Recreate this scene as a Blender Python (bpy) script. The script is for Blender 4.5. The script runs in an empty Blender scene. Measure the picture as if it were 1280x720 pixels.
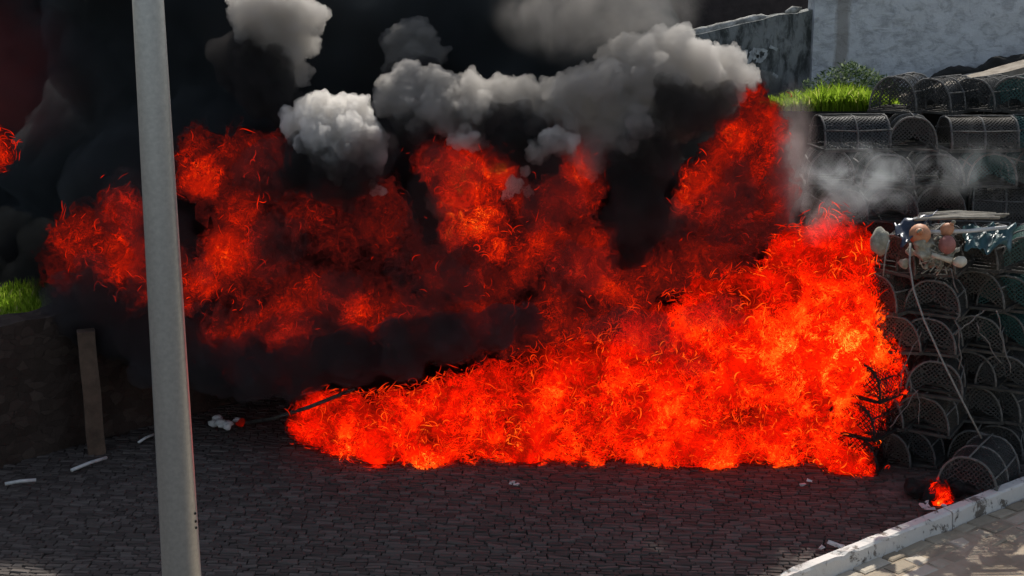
import bpy, bmesh, math, random
from mathutils import Vector, Matrix, Euler, noise
R = math.radians
random.seed(7)
S = bpy.context.scene
COL = S.collection

# ------------------------------------------------------------------ camera
PITCH, FPX, H = R(13), 1707.0, 5.5
cd = bpy.data.cameras.new('camera'); cd.lens = 48; cd.sensor_width = 36; cd.clip_end = 2000; cd.clip_start = .05
cam = bpy.data.objects.new('camera', cd); COL.objects.link(cam)
cam.location = (0, 0, H); cam.rotation_euler = (R(90) - PITCH, 0, 0)
S.camera = cam

def ray(px, py):
    cx, cy = (px - 640) / FPX, (360 - py) / FPX
    c, s = math.cos(PITCH), math.sin(PITCH)
    return Vector((cx, c + cy * s, -s + cy * c))
def at(px, py, Y):                       # where the sight line through a photo pixel stands Y metres out
    d = ray(px, py); return Vector((0, 0, H)) + d * (Y / d.y)
def gr(px, py, z=0.):                    # ... or where it meets the level z
    d = ray(px, py); return Vector((0, 0, H)) + d * ((z - H) / d.z)
def mpp(Y): return Y / FPX * 1.0          # metres per photo pixel at that distance

# ------------------------------------------------------------------ objects
def tag(o, label=None, cat=None, group=None, kind=None):
    if label: o['label'] = label
    if cat: o['category'] = cat
    if group: o['group'] = group
    if kind: o['kind'] = kind
    return o
def empty(name, loc, rz=0):
    o = bpy.data.objects.new(name, None); COL.objects.link(o)
    o.location = loc; o.rotation_euler = (0, 0, rz); o.empty_display_size = .1
    return o
def link(name, me, mat=None, parent=None, loc=None):
    o = bpy.data.objects.new(name, me); COL.objects.link(o)
    if mat is not None:
        me.materials.clear(); me.materials.append(mat)
    if parent is not None: o.parent = parent
    if loc is not None: o.location = loc
    return o
def copy_tree(o, parent=None):
    c = o.copy(); COL.objects.link(c)
    if parent is not None: c.parent = parent
    for ch in list(o.children): copy_tree(ch, c)
    return c

class MB:
    def __init__(s): s.v, s.f, s.sm = [], [], []
    def add(s, vs, fs, M=None, smooth=False):
        b = len(s.v)
        s.v += [(M @ Vector(p) if M is not None else Vector(p)) for p in vs]
        s.f += [tuple(b + i for i in f) for f in fs]; s.sm += [smooth] * len(fs)
    def box(s, lo, hi, M=None, jit=0):
        (a, b, c), (d, e, f) = lo, hi
        vs = [(a,b,c),(d,b,c),(d,e,c),(a,e,c),(a,b,f),(d,b,f),(d,e,f),(a,e,f)]
        if jit: vs = [tuple(q + random.uniform(-jit, jit) for q in p) for p in vs]
        s.add(vs, [(0,3,2,1),(4,5,6,7),(0,1,5,4),(1,2,6,5),(2,3,7,6),(3,0,4,7)], M)
    def tube(s, pts, r, n=6, M=None, cap=True):
        pts = [Vector(p) for p in pts]; rs = r if isinstance(r, (list, tuple)) else [r] * len(pts)
        vs, fs = [], []
        up = Vector((0, 0, 1))
        t0 = (pts[1] - pts[0]).normalized()
        if abs(t0.dot(up)) > .9: up = Vector((0, 1, 0))
        x = t0.cross(up).normalized()
        for i, p in enumerate(pts):
            t = (pts[min(i + 1, len(pts) - 1)] - pts[max(i - 1, 0)]).normalized()
            x = (x - t * x.dot(t)).normalized(); y = t.cross(x)
            for k in range(n):
                a = 2 * math.pi * k / n
                vs.append(p + (x * math.cos(a) + y * math.sin(a)) * rs[i])
        for i in range(len(pts) - 1):
            for k in range(n):
                fs.append((i*n+k, i*n+(k+1)%n, (i+1)*n+(k+1)%n, (i+1)*n+k))
        if cap:
            fs.append(tuple(reversed(range(n)))); fs.append(tuple(range((len(pts)-1)*n, len(pts)*n)))
        s.add(vs, fs, M, True)
    def ball(s, c, r, M=None, sub=2, lump=0, seed=0):
        bm = bmesh.new(); bmesh.ops.create_icosphere(bm, subdivisions=sub, radius=1)
        rr = Vector(r) if isinstance(r, (list, tuple, Vector)) else Vector((r, r, r))
        vs = []
        for v in bm.verts:
            k = 1 + (lump * noise.noise(v.co * 1.7 + Vector((seed, 0, 0))) if lump else 0)
            vs.append(Vector((v.co.x * rr.x, v.co.y * rr.y, v.co.z * rr.z)) * k + Vector(c))
        fs = [tuple(l.index for l in f.verts) for f in bm.faces]; bm.free()
        s.add(vs, fs, M, True)
    def mesh(s, name):
        me = bpy.data.meshes.new(name); me.from_pydata([tuple(p) for p in s.v], [], s.f)
        me.polygons.foreach_set('use_smooth', s.sm); me.update(); return me
    def build(s, name, mat, parent=None, loc=None): return link(name, s.mesh(name), mat, parent, loc)

# ------------------------------------------------------------------ materials
class NT:
    def __init__(s, name):
        s.m = bpy.data.materials.new(name); s.m.use_nodes = True; s.t = s.m.node_tree; s.t.nodes.clear()
        s.out = s.t.nodes.new('ShaderNodeOutputMaterial')
    def n(s, typ, ins=None, **kw):
        nd = s.t.nodes.new('ShaderNode' + typ)
        for k, v in kw.items(): setattr(nd, k, v)
        for k, v in (ins or {}).items():
            if isinstance(v, bpy.types.NodeSocket): s.t.links.new(v, nd.inputs[k])
            else: nd.inputs[k].default_value = v
        return nd
    def link(s, a, b): s.t.links.new(a, b)
    def math(s, op, a, b=None, c=None, clamp=False):
        nd = s.t.nodes.new('ShaderNodeMath'); nd.operation = op; nd.use_clamp = clamp
        for i, v in enumerate((a, b, c)):
            if v is None: continue
            if isinstance(v, bpy.types.NodeSocket): s.t.links.new(v, nd.inputs[i])
            else: nd.inputs[i].default_value = v
        return nd.outputs[0]
    def ramp(s, fac, stops, interp='LINEAR'):
        nd = s.t.nodes.new('ShaderNodeValToRGB'); nd.color_ramp.interpolation = interp
        e = nd.color_ramp.elements
        e.remove(e[1]); e[0].position = stops[0][0]; e[0].color = (*stops[0][1], 1)
        for p, c in stops[1:]:
            el = e.new(p); el.color = (*c, 1)
        s.t.links.new(fac, nd.inputs[0]); return nd.outputs[0]
    def mrange(s, v, a, b, c=0., d=1., t='SMOOTHSTEP'):
        nd = s.n('MapRange', interpolation_type=t)
        s.t.links.new(v, nd.inputs[0])
        for i, q in zip((1, 2, 3, 4), (a, b, c, d)):
            if isinstance(q, bpy.types.NodeSocket): s.t.links.new(q, nd.inputs[i])
            else: nd.inputs[i].default_value = q
        return nd.outputs[0]
    def noise(s, vec, scale, detail=4, rough=.55, dist=0.):
        nd = s.n('TexNoise', {'Scale': scale, 'Detail': detail, 'Roughness': rough, 'Distortion': dist})
        if vec is not None: s.t.links.new(vec, nd.inputs['Vector'])
        return nd.outputs[0]
    def mixc(s, f, a, b, mode='MIX'):
        nd = s.n('Mix', data_type='RGBA', blend_type=mode)
        for i, v in ((0, f), (6, a), (7, b)):
            if isinstance(v, bpy.types.NodeSocket): s.t.links.new(v, nd.inputs[i])
            else: nd.inputs[i].default_value = v if not isinstance(v, tuple) or len(v) == 4 else (*v, 1)
        return nd.outputs[2]

def rough_mat(name, stops, scale=3., rough=.85, bump=.3, bscale=None, metal=0., stain=None, detail=6, bdist=.02, spec=.3):
    t = NT(name); tc = t.n('TexCoord').outputs['Object']
    f = t.noise(tc, scale, detail, .62)
    c = t.ramp(f, stops)
    if stain:
        g = t.mrange(t.noise(tc, stain[0], 5, .7, .6), .52, .68)
        c = t.mixc(g, c, stain[1])
    b = t.noise(tc, bscale or scale * 6, 6, .65)
    bp = t.n('Bump', {'Height': b, 'Strength': bump, 'Distance': bdist})
    p = t.n('BsdfPrincipled', {'Base Color': c, 'Roughness': rough, 'Metallic': metal, 'Normal': bp.outputs[0], 'Specular IOR Level': spec})
    t.link(p.outputs[0], t.out.inputs[0]); return t.m

M_sett = None
def sett_mat(name, stops, rough=.8, tint=.5):
    t = NT(name); tc = t.n('TexCoord').outputs['Object']
    at_ = t.n('Attribute', attribute_name='tone').outputs['Fac']
    f = t.math('ADD', t.math('MULTIPLY', at_, .6), t.math('MULTIPLY', t.noise(tc, 9, 6, .7), .4))
    c = t.ramp(f, stops)
    bp = t.n('Bump', {'Height': t.noise(tc, 45, 6, .7), 'Strength': .45, 'Distance': .01})
    p = t.n('BsdfPrincipled', {'Base Color': c, 'Roughness': rough, 'Normal': bp.outputs[0], 'Specular IOR Level': .35})
    t.link(p.outputs[0], t.out.inputs[0]); return t.m
M_sett = sett_mat('granite setts', [(.2, (.052,.04,.034)), (.5, (.074,.059,.05)), (.8, (.115,.095,.082))])
M_slab = sett_mat('worn paving', [(.2, (.24,.195,.14)), (.5, (.36,.3,.22)), (.8, (.52,.46,.37))], .9)
M_dirt = rough_mat('dusty paving', [(.3, (.24,.19,.13)), (.5, (.34,.275,.2)), (.75, (.44,.37,.28))], 2.2, .95, .5, 22, detail=8)
M_ground = rough_mat('ground dirt', [(.3, (.035,.032,.03)), (.7, (.08,.072,.065))], 1.5, .95, .4)
M_stone = None
def stone_mat(name, stops, scale, joint, moss=None, mort=.07):
    t = NT(name); tc = t.n('TexCoord').outputs['Object']
    w = t.n('TexNoise', {'Scale': 2.5, 'Detail': 3}); t.link(tc, w.inputs['Vector'])
    mv = t.n('VectorMath', operation='MULTIPLY_ADD'); t.link(w.outputs['Color'], mv.inputs[0]); mv.inputs[1].default_value = (.25,)*3; t.link(tc, mv.inputs[2])
    mp = t.n('Mapping', {'Scale': (1, 1, 1.7)}); t.link(mv.outputs[0], mp.inputs[0])
    v1 = t.n('TexVoronoi', {'Scale': scale}, feature='DISTANCE_TO_EDGE'); t.link(mp.outputs[0], v1.inputs['Vector'])
    v2 = t.n('TexVoronoi', {'Scale': scale}); t.link(mp.outputs[0], v2.inputs['Vector'])
    sx = t.n('SeparateColor'); t.link(v2.outputs['Color'], sx.inputs[0])
    f = t.math('ADD', t.math('MULTIPLY', sx.outputs[0], .5), t.math('MULTIPLY', t.noise(tc, 7, 7, .7), .5))
    c = t.ramp(f, stops)
    e = t.mrange(v1.outputs['Distance'], .0, mort)
    c = t.mixc(e, joint, c)
    if moss: c = t.mixc(t.mrange(t.noise(tc, 1.6, 6, .7, .5), .5, .62), c, moss)
    h = t.math('ADD', e, t.math('MULTIPLY', t.noise(tc, 18, 6, .7), .6))
    bp = t.n('Bump', {'Height': h, 'Strength': .55, 'Distance': .03})
    p = t.n('BsdfPrincipled', {'Base Color': c, 'Roughness': .9, 'Normal': bp.outputs[0], 'Specular IOR Level': .2})
    t.link(p.outputs[0], t.out.inputs[0]); return t.m
M_stone = stone_mat('dark rubble stone', [(.25, (.038,.026,.02)), (.6, (.055,.038,.03)), (.85, (.08,.058,.046))], 6., (.036,.025,.02), mort=.02)
M_kerb = None
def worn_paint(name, paint, under, scale, thr, rough=.75, streak=(1,1,1), bump=.5, stain=None, soft=.035):
    t = NT(name); tc = t.n('TexCoord').outputs['Object']
    mp = t.n('Mapping', {'Scale': streak}); t.link(tc, mp.inputs[0])
    f = t.noise(mp.outputs[0], scale, 9, .72, .4)
    m = t.mrange(f, thr - soft, thr + soft)
    pc = t.mixc(t.noise(tc, scale * .35, 4), paint[0], paint[1])
    uc = t.mixc(t.noise(tc, scale * 2.3, 6, .7), under[0], under[1])
    c = t.mixc(m, uc, pc)
    if stain:                                        # a run-off streak down the wall: x centre, half width, colour
        sx = t.n('SeparateXYZ'); t.link(tc, sx.inputs[0])
        mp2 = t.n('Mapping', {'Scale': (3, 1, .7)}); t.link(tc, mp2.inputs[0])
        dx = t.math('ADD', t.math('ABSOLUTE', t.math('SUBTRACT', sx.outputs[0], stain[0])), t.math('MULTIPLY', t.math('SUBTRACT', t.noise(mp2.outputs[0], 2.5, 6, .65), .5), stain[1] * 1.6))
        c = t.mixc(t.math('MULTIPLY', t.mrange(dx, stain[1], stain[1] * .4), .75), c, stain[2])
    h = t.math('ADD', t.math('MULTIPLY', m, .5), t.noise(tc, scale * 4, 8, .7))
    bp = t.n('Bump', {'Height': h, 'Strength': bump, 'Distance': .02})
    p = t.n('BsdfPrincipled', {'Base Color': c, 'Roughness': rough, 'Normal': bp.outputs[0], 'Specular IOR Level': .25})
    t.link(p.outputs[0], t.out.inputs[0]); return t.m
M_kerb = worn_paint('worn white kerb paint', ((.72,.7,.66), (.55,.52,.47)), ((.09,.075,.06), (.22,.19,.16)), 5, .43)
M_white = worn_paint('white limewash', ((.6,.61,.6), (.76,.765,.75)), ((.34,.345,.34), (.52,.525,.52)), 4.5, .43, .9, (1, 1, 1.5), .9, soft=.13, stain=(at(1052, 60, 20.3).x, .13, (.3,.27,.23)))
M_oldwall = worn_paint('blackened render', ((.2,.205,.19), (.36,.37,.35)), ((.028,.033,.03), (.12,.125,.115)), 5.0, .47, .95, (1.3, 1, .45), 1.0, soft=.10)
M_cap = rough_mat('pale mortar cap', [(.35, (.12,.12,.105)), (.5, (.36,.35,.31)), (.65, (.6,.58,.53))], 6, .95, .8, 18)
M_chalk = rough_mat('chalky paint', [(.35, (.38,.39,.37)), (.65, (.62,.63,.6))], 14, .95, .2)
M_stain = rough_mat('brown damp stain', [(.3, (.2,.17,.14)), (.7, (.34,.31,.27))], 5, .95, .3)
M_pole = rough_mat('galvanised steel', [(.3, (.40,.395,.38)), (.5, (.45,.445,.425)), (.7, (.5,.495,.47))], 60, .36, .1, 110, .8, detail=5, bdist=.004)
M_timber = rough_mat('weathered timber', [(.3, (.06,.038,.026)), (.7, (.14,.09,.062))], 5, .85, .5, 25)
M_slate = rough_mat('dark slate', [(.3, (.02,.016,.016)), (.7, (.05,.04,.038))], 5, .8, .4, 20)
M_earth = rough_mat('dark earth', [(.3, (.012,.012,.011)), (.7, (.03,.03,.026))], 5, .95, .6, 20)
M_coping = rough_mat('brown coping', [(.3, (.16,.13,.1)), (.5, (.27,.23,.18)), (.7, (.38,.33,.27))], 6, .9, .5, 20)
M_rope = rough_mat('grey rope', [(.3, (.17,.17,.16)), (.7, (.34,.33,.3))], 30, .9, .4, 120)
M_hoop = rough_mat('weathered hoop', [(.3, (.07,.067,.06)), (.7, (.2,.19,.175))], 20, .8, .3, 90)
M_charhoop = rough_mat('charred hoop', [(.3, (.012,.011,.01)), (.7, (.03,.026,.024))], 20, .9, .3, 90)
M_creelbase = rough_mat('weathered creel slats', [(.3, (.03,.027,.024)), (.7, (.09,.083,.07))], 12, .85, .4, 60)
M_buoyA = rough_mat('faded orange plastic', [(.3, (.42,.17,.08)), (.7, (.6,.3,.17))], 9, .55, .15, 60)
M_buoyB = rough_mat('faded maroon plastic', [(.3, (.26,.09,.075)), (.7, (.4,.17,.14))], 9, .55, .15, 60)
M_cream = rough_mat('cream plastic', [(.3, (.42,.38,.29)), (.7, (.62,.58,.47))], 8, .7, .3, 40)
M_rag = rough_mat('cream rope netting', [(.3, (.2,.19,.14)), (.7, (.45,.43,.35))], 14, .95, .8, 50)
M_tarp = rough_mat('navy tarpaulin', [(.3, (.012,.02,.04)), (.7, (.03,.045,.08))], 4, .35, .3, 12, spec=.6)
M_teal = rough_mat('teal tarpaulin', [(.3, (.015,.055,.06)), (.7, (.04,.11,.12))], 4, .4, .3, 12, spec=.5)
M_stick = rough_mat('dry cane', [(.3, (.16,.14,.11)), (.7, (.36,.33,.27))], 10, .8, .3, 50)
M_litter = rough_mat('pale litter', [(.3, (.45,.44,.42)), (.7, (.7,.69,.66))], 9, .9, .3, 40)
M_char = rough_mat('charcoal', [(.3, (.008,.007,.007)), (.7, (.025,.022,.02))], 10, .95, .8, 40)

def leaf_mat(name, stops):
    t = NT(name)
    a = t.n('Attribute', attribute_name='tone').outputs['Fac']
    c = t.ramp(a, stops)
    d = t.n('BsdfDiffuse', {'Color': c}); tr = t.n('BsdfTranslucent', {'Color': c})
    m = t.n('MixShader', {0: .55, 1: d.outputs[0], 2: tr.outputs[0]})
    t.link(m.outputs[0], t.out.inputs[0]); return t.m
M_grass = leaf_mat('fresh grass', [(0., (.1,.17,.015)), (.5, (.27,.42,.03)), (.88, (.44,.54,.07)), (1., (.5,.44,.18))])

def net_mat(name, ca, cb, spacing, width, clog):
    t = NT(name); uv = t.n('UVMap', uv_map='UVMap').outputs[0]
    obj = t.n('TexCoord').outputs['Object']
    wv = t.n('TexNoise', {'Scale': 7., 'Detail': 2}); t.link(obj, wv.inputs['Vector'])
    mv = t.n('VectorMath', operation='MULTIPLY_ADD'); t.link(wv.outputs['Color'], mv.inputs[0]); mv.inputs[1].default_value = (.05, .05, 0); t.link(uv, mv.inputs[2])
    sp = t.n('SeparateXYZ'); t.link(mv.outputs[0], sp.inputs[0])
    u, v = sp.outputs[0], sp.outputs[1]
    ss = []
    for op in ('ADD', 'SUBTRACT'):
        q = t.math(op, u, v); q = t.math('DIVIDE', q, spacing)
        q = t.math('FRACT', q); q = t.math('ABSOLUTE', t.math('SUBTRACT', q, .5))
        ss.append(t.math('GREATER_THAN', q, .5 - width / 2))
    a = t.math('MAXIMUM', ss[0], ss[1])
    cl = t.math('GREATER_THAN', t.noise(obj, 11, 5, .75), clog)
    a = t.math('MAXIMUM', a, cl)
    c = t.mixc(t.noise(obj, 9, 4), ca, cb)
    d = t.n('BsdfDiffuse', {'Color': c}); g = t.n('BsdfGlossy', {'Color': (.5,.5,.5,1), 'Roughness': .45})
    dg = t.n('MixShader', {0: .06, 1: d.outputs[0], 2: g.outputs[0]})
    tr = t.n('BsdfTransparent')
    m = t.n('MixShader', {0: a, 1: tr.outputs[0], 2: dg.outputs[0]})
    t.link(m.outputs[0], t.out.inputs[0]); return t.m
NET_BLACK = net_mat('black creel net', (.015,.016,.016), (.075,.075,.071), .05, .32, .63)
NET_BROWN = net_mat('brown creel net', (.03,.026,.021), (.1,.088,.073), .046, .33, .60)
NET_TEAL = net_mat('teal creel net', (.008,.04,.04), (.035,.1,.088), .046, .34, .6)
NET_CHAR = net_mat('burnt creel net', (.008,.008,.008), (.02,.018,.016), .06, .3, .56)

# --- smoke: a real participating medium filling a closed billowing body
def smoke_mat(name, color, dens, g=0., absorb=None, emis=None):
    t = NT(name)
    p = t.n('VolumePrincipled', {'Color': (*color, 1), 'Density': dens, 'Anisotropy': g})
    if emis: p.inputs['Emission Strength'].default_value = emis[0]; p.inputs['Emission Color'].default_value = (*emis[1], 1)
    t.link(p.outputs[0], t.out.inputs['Volume'])
    t.m.cycles.homogeneous_volume = True if hasattr(t.m.cycles, 'homogeneous_volume') else True
    return t.m
def wisp_mat(name, color, dens, scale, thr, stretch=(1,1,1), g=.2):
    t = NT(name); tc = t.n('TexCoord').outputs['Object']
    mp = t.n('Mapping', {'Scale': stretch}); t.link(tc, mp.inputs[0])
    f = t.noise(mp.outputs[0], scale, 4, .6, .8)
    gen = t.n('TexCoord').outputs['Generated']
    vm = t.n('VectorMath', operation='SUBTRACT'); t.link(gen, vm.inputs[0]); vm.inputs[1].default_value = (.5, .5, .5)
    ln = t.n('VectorMath', operation='LENGTH'); t.link(vm.outputs[0], ln.inputs[0])
    edge = t.mrange(ln.outputs['Value'], .5, .1)
    d = t.math('MULTIPLY', t.mrange(f, thr, thr + .25), t.math('MULTIPLY', edge, dens))
    p = t.n('VolumePrincipled', {'Color': (*color, 1), 'Density': d, 'Anisotropy': g})
    t.link(p.outputs[0], t.out.inputs['Volume']); return t.m

def hull(spheres, voxel, smooth=2, disp=(), sub=2):
    """closed body around a list of (centre, radius or radii): union by voxel remesh, then smoothed and roughened"""
    mb = MB()
    for c, r in spheres: mb.ball(c, r, sub=sub)
    me = mb.mesh('tmp'); o = bpy.data.objects.new('tmp', me); COL.objects.link(o)
    m = o.modifiers.new('r', 'REMESH'); m.mode = 'VOXEL'; m.voxel_size = voxel
    if smooth:
        m = o.modifiers.new('s', 'SMOOTH'); m.iterations = smooth; m.factor = .5
    dg = bpy.context.evaluated_depsgraph_get()
    out = bpy.data.meshes.new_from_object(o.evaluated_get(dg))
    bpy.data.objects.remove(o); bpy.data.meshes.remove(me)
    if disp:
        vs = [v.co.copy() for v in out.vertices]; ns = [v.normal.copy() for v in out.vertices]
        for i, (p, n) in enumerate(zip(vs, ns)):
            d = 0
            for sc, am, typ in disp:
                if typ == 'v':
                    q = noise.voronoi(p * sc)[0][0]; d += am * (.55 - q)
                else: d += am * noise.fractal(p * sc, 1., 2., 3)
            out.vertices[i].co = p + n * d
        out.update()
    out.polygons.foreach_set('use_smooth', [True] * len(out.polygons))
    return out
def billow(seeds, rng, n1=12, n2=7, f1=(.32,.55), f2=(.3,.5), up=.25):
    """cauliflower: each ball carries smaller balls, those carry smaller ones"""
    out = []
    def kids(c, r, n, fr):
        for _ in range(n):
            d = Vector((rng.gauss(0,1), rng.gauss(0,1), rng.gauss(0,1) + up)).normalized()
            rr = r * rng.uniform(*fr)
            yield c + d * (r * .9 - rr * .1), rr
    for c, r in seeds:
        c = Vector(c); out.append((c, r))
        for c1, r1 in kids(c, r, n1, f1):
            out.append((c1, r1))
            for c2, r2 in kids(c1, r1, n2, f2): out.append((c2, r2))
    return out

#@@SETTING
# ================================================================== THE SETTING
def sheet(name, pts, mat, kind='structure'):
    mb = MB(); mb.add(pts, [tuple(range(len(pts)))]); o = mb.build(name, mat); return tag(o, kind=kind)
sheet('ground', [(-400, -300, -.06), (400, -300, -.06), (400, 700, -.06), (-400, 700, -.06)], M_ground)

KA, KB = gr(1022, 722), gr(1280, 617)
KD = (KB - KA).normalized(); KN = Vector((KD.y, -KD.x, 0))        # along the kerb / towards the pavement
K0 = KA - KD * 5
def kside(x, y): return (Vector((x, y, 0)) - KA).dot(KN)
WA, WB = gr(-160, 628), gr(345, 488)                               # foot of the left wall
WD = (WB - WA).normalized(); WN = Vector((-WD.y, WD.x, 0))
def wside(x, y): return (Vector((x, y, 0)) - WA).dot(WN)

def setts(name, mat, x0, x1, y0, y1, row, lens, keep, rot=0., org=(0, 0), z=0., hj=.012, gap=.012, seed=1, tilt=.05):
    rng = random.Random(seed); V, F, T = [], [], []
    c, s = math.cos(rot), math.sin(rot); y = y0
    while y < y1:
        rw = row * rng.uniform(.85, 1.15); x = x0 - rng.uniform(0, lens[1])
        while x < x1:
            l = rng.uniform(*lens)
            cx, cy = x + l / 2, y + rw / 2 + .02 * math.sin(cx * 1.3 if False else x * 1.3)
            wx, wy = org[0] + c * cx - s * cy, org[1] + s * cx + c * cy
            if keep(wx, wy):
                hx, hy = (l - gap) / 2, (rw - gap) / 2
                h = rng.uniform(-hj, hj) + .03 * noise.noise(Vector((wx * .5, wy * .5, 3.)))
                tx, ty = rng.gauss(0, tilt), rng.gauss(0, tilt); tone = rng.random(); b = len(V)
                for inset, dz in ((0, -.05), (0, -.011), (.25, 0.)):
                    for sx, sy in ((-1, -1), (1, -1), (1, 1), (-1, 1)):
                        ix, iy = hx - inset * min(hx, hy), hy - inset * min(hx, hy)
                        ax, ay = sx * ix + rng.uniform(-.006, .006), sy * iy + rng.uniform(-.006, .006)
                        lx, ly = cx + ax, cy + ay
                        V.append((org[0] + c * lx - s * ly, org[1] + s * lx + c * ly, z + h + dz + (ax * tx + ay * ty if dz > -.04 else 0)))
                for k in (0, 4):
                    for i in range(4): F.append((b+k+i, b+k+(i+1)%4, b+k+4+(i+1)%4, b+k+4+i))
                F.append((b+8, b+9, b+10, b+11)); T += [tone] * 12
            x += l
        y += rw
    me = bpy.data.meshes.new(name); me.from_pydata(V, [], F)
    a = me.attributes.new('tone', 'FLOAT', 'POINT'); a.data.foreach_set('value', T)
    me.update(); return link(name, me, mat)
tag(setts('cobbled_road', M_sett, -8.5, 6.5, 9.2, 17.4, .066, (.08, .22),
          lambda x, y: kside(x, y) < -.12 and wside(x, y) < .0, rot=R(-4), org=(0, .3), hj=.006, gap=.006, tilt=.055), kind='structure')
# pavement beyond the kerb
p = [K0 + KN * .1, K0 + KN * 9, K0 + KD * 24 + KN * 9, K0 + KD * 24 + KN * .1]
sheet('pavement', [(q.x, q.y, -.012) for q in p], M_dirt)
tag(setts('pavement_slabs', M_slab, 0, 15, -.62, -.09, .2, (.2, .5), lambda x, y: True, rot=math.atan2(KD.y, KD.x),
          org=(K0.x, K0.y), z=.0, hj=.008, gap=.035, seed=4, tilt=.04), kind='structure')
# kerb: three long worn lengths of painted stone, chipped edges
mb = MB()
def kerb_len(a, b, rng):
    n = int((b - a) / .07); prof = [(-.075, -.05), (-.07, .15), (-.055, .17), (.045, .17), (.065, .15), (.08, -.05)]
    rows = []
    for i in range(n + 1):
        s = a + (b - a) * i / n; row = []
        for j, (u, z) in enumerate(prof):
            q = Vector((s * 6, j * 3.1, 0)); w = noise.fractal(q, 1, 2, 3) * (.012 if 1 <= j <= 4 else .002)
            chip = max(0, noise.noise(Vector((s * 3.3, j * .3, 9))) - .3) * .12 if j in (1, 2, 3, 4) else 0
            P = K0 + KD * s + KN * (u + w); row.append((P.x, P.y, z + w - chip))
        rows.append(row)
    m = len(prof); vs = [v for r in rows for v in r]
    fs = [(i*m+j, (i+1)*m+j, (i+1)*m+j+1, i*m+j+1) for i in range(n) for j in range(m-1)]
    fs += [tuple(reversed(range(m))), tuple(range(n*m, n*m+m))]
    mb.add(vs, fs)
rk = random.Random(2)
for a, b in ((0, 4.1), (4.118, 7.0), (7.02, 9.9), (9.92, 14)): kerb_len(a, b, rk)
tag(mb.build('kerb', M_kerb), kind='structure')

# ---- left: rubble wall, timber post, grassy bank
def prism_wall(mb, P0, P1, thick, tops, z0=0., seg=.12, rough=.02, seed=0):
    """wall from P0 to P1 (feet), uneven top; tops = [(0..1, height)]"""
    D = P1 - P0; L = D.length; d = D / L; nrm = Vector((-d.y, d.x, 0))
    n = max(2, int(L / seg)); nz = 10; vs, fs = [], []
    def top(u):
        for (a, ha), (b, hb) in zip(tops, tops[1:]):
            if a <= u <= b: return ha + (hb - ha) * (u - a) / max(b - a, 1e-6)
        return tops[-1][1]
    for side in (0, 1):
        for i in range(n + 1):
            u = i / n; t = top(u) + rough * 1.5 * noise.noise(Vector((u * L * 2.2, seed, 5)))
            for k in range(nz + 1):
                z = z0 + (t - z0) * k / nz
                o = rough * noise.fractal(Vector((u * L * 1.6, z * 1.6, seed + side * 7)), 1, 2, 3)
                P = P0 + d * (u * L) + nrm * (side * thick + (o if side else -o)); vs.append((P.x, P.y, z))
    m = nz + 1; off = (n + 1) * m
    for i in range(n):
        for k in range(nz):
            a = i*m+k; fs.append((a, a+m, a+m+1, a+1)); b = off + a; fs.append((b, b+1, b+m+1, b+m))
        a, b = i*m+nz, off+i*m+nz; fs.append((a, a+m, b+m, b))
    for i in (0, n):
        for k in range(nz):
            a, b = i*m+k, off+i*m+k; fs.append((a, a+1, b+1, b) if i == 0 else (a, b, b+1, a+1))
    mb.add(vs, fs)
mb = MB(); prism_wall(mb, WA, WB, .45, [(0, 1.66), (.35, 1.64), (.7, 1.58), (1, 1.35)], z0=-.06, rough=.045, seed=3)
tag(mb.build('stone_wall', M_stone), 'low dark rubble stone wall with grass behind, at the left edge', 'wall')
P = gr(121, 566)
mb = MB(); prof = [(-.1, -.09), (.1, -.09), (.1, .09), (-.1, .09)]
vs = []; nz = 9
for k in range(nz + 1):
    z = -.05 + 1.54 * k / nz
    for u, w in prof:
        vs.append((u * (1 - .03 * k / nz) + .012 * noise.noise(Vector((u * 9, z * 2, 1))), w + .012 * noise.noise(Vector((w * 9, z * 2, 4))), z))
fs = [(k*4+i, k*4+(i+1)%4, k*4+4+(i+1)%4, k*4+4+i) for k in range(nz) for i in range(4)] + [tuple(range(nz*4, nz*4+4))]
mb.add(vs, fs)
po = mb.build('timber_post', M_timber, None, (P.x, P.y, 0)); po.rotation_euler = (0, R(-1), R(20))
tag(po, 'square weathered timber post standing against the dark stone wall', 'post')

bank = MB(); n = 24; vs = []
for i in range(n + 1):
    for j in range(n + 1):
        P = WA + WD * (-3 + 13 * i / n) + WN * (.4 + 14 * j / n)
        vs.append((P.x, P.y, 1.42 + .13 * (14 * j / n) + .12 * noise.noise(Vector((P.x * .6, P.y * .6, 0)))))
bank.add(vs, [(i*(n+1)+j, (i+1)*(n+1)+j, (i+1)*(n+1)+j+1, i*(n+1)+j+1) for i in range(n) for j in range(n)], None, True)
tag(bank.build('bank', M_earth), kind='structure')

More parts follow.
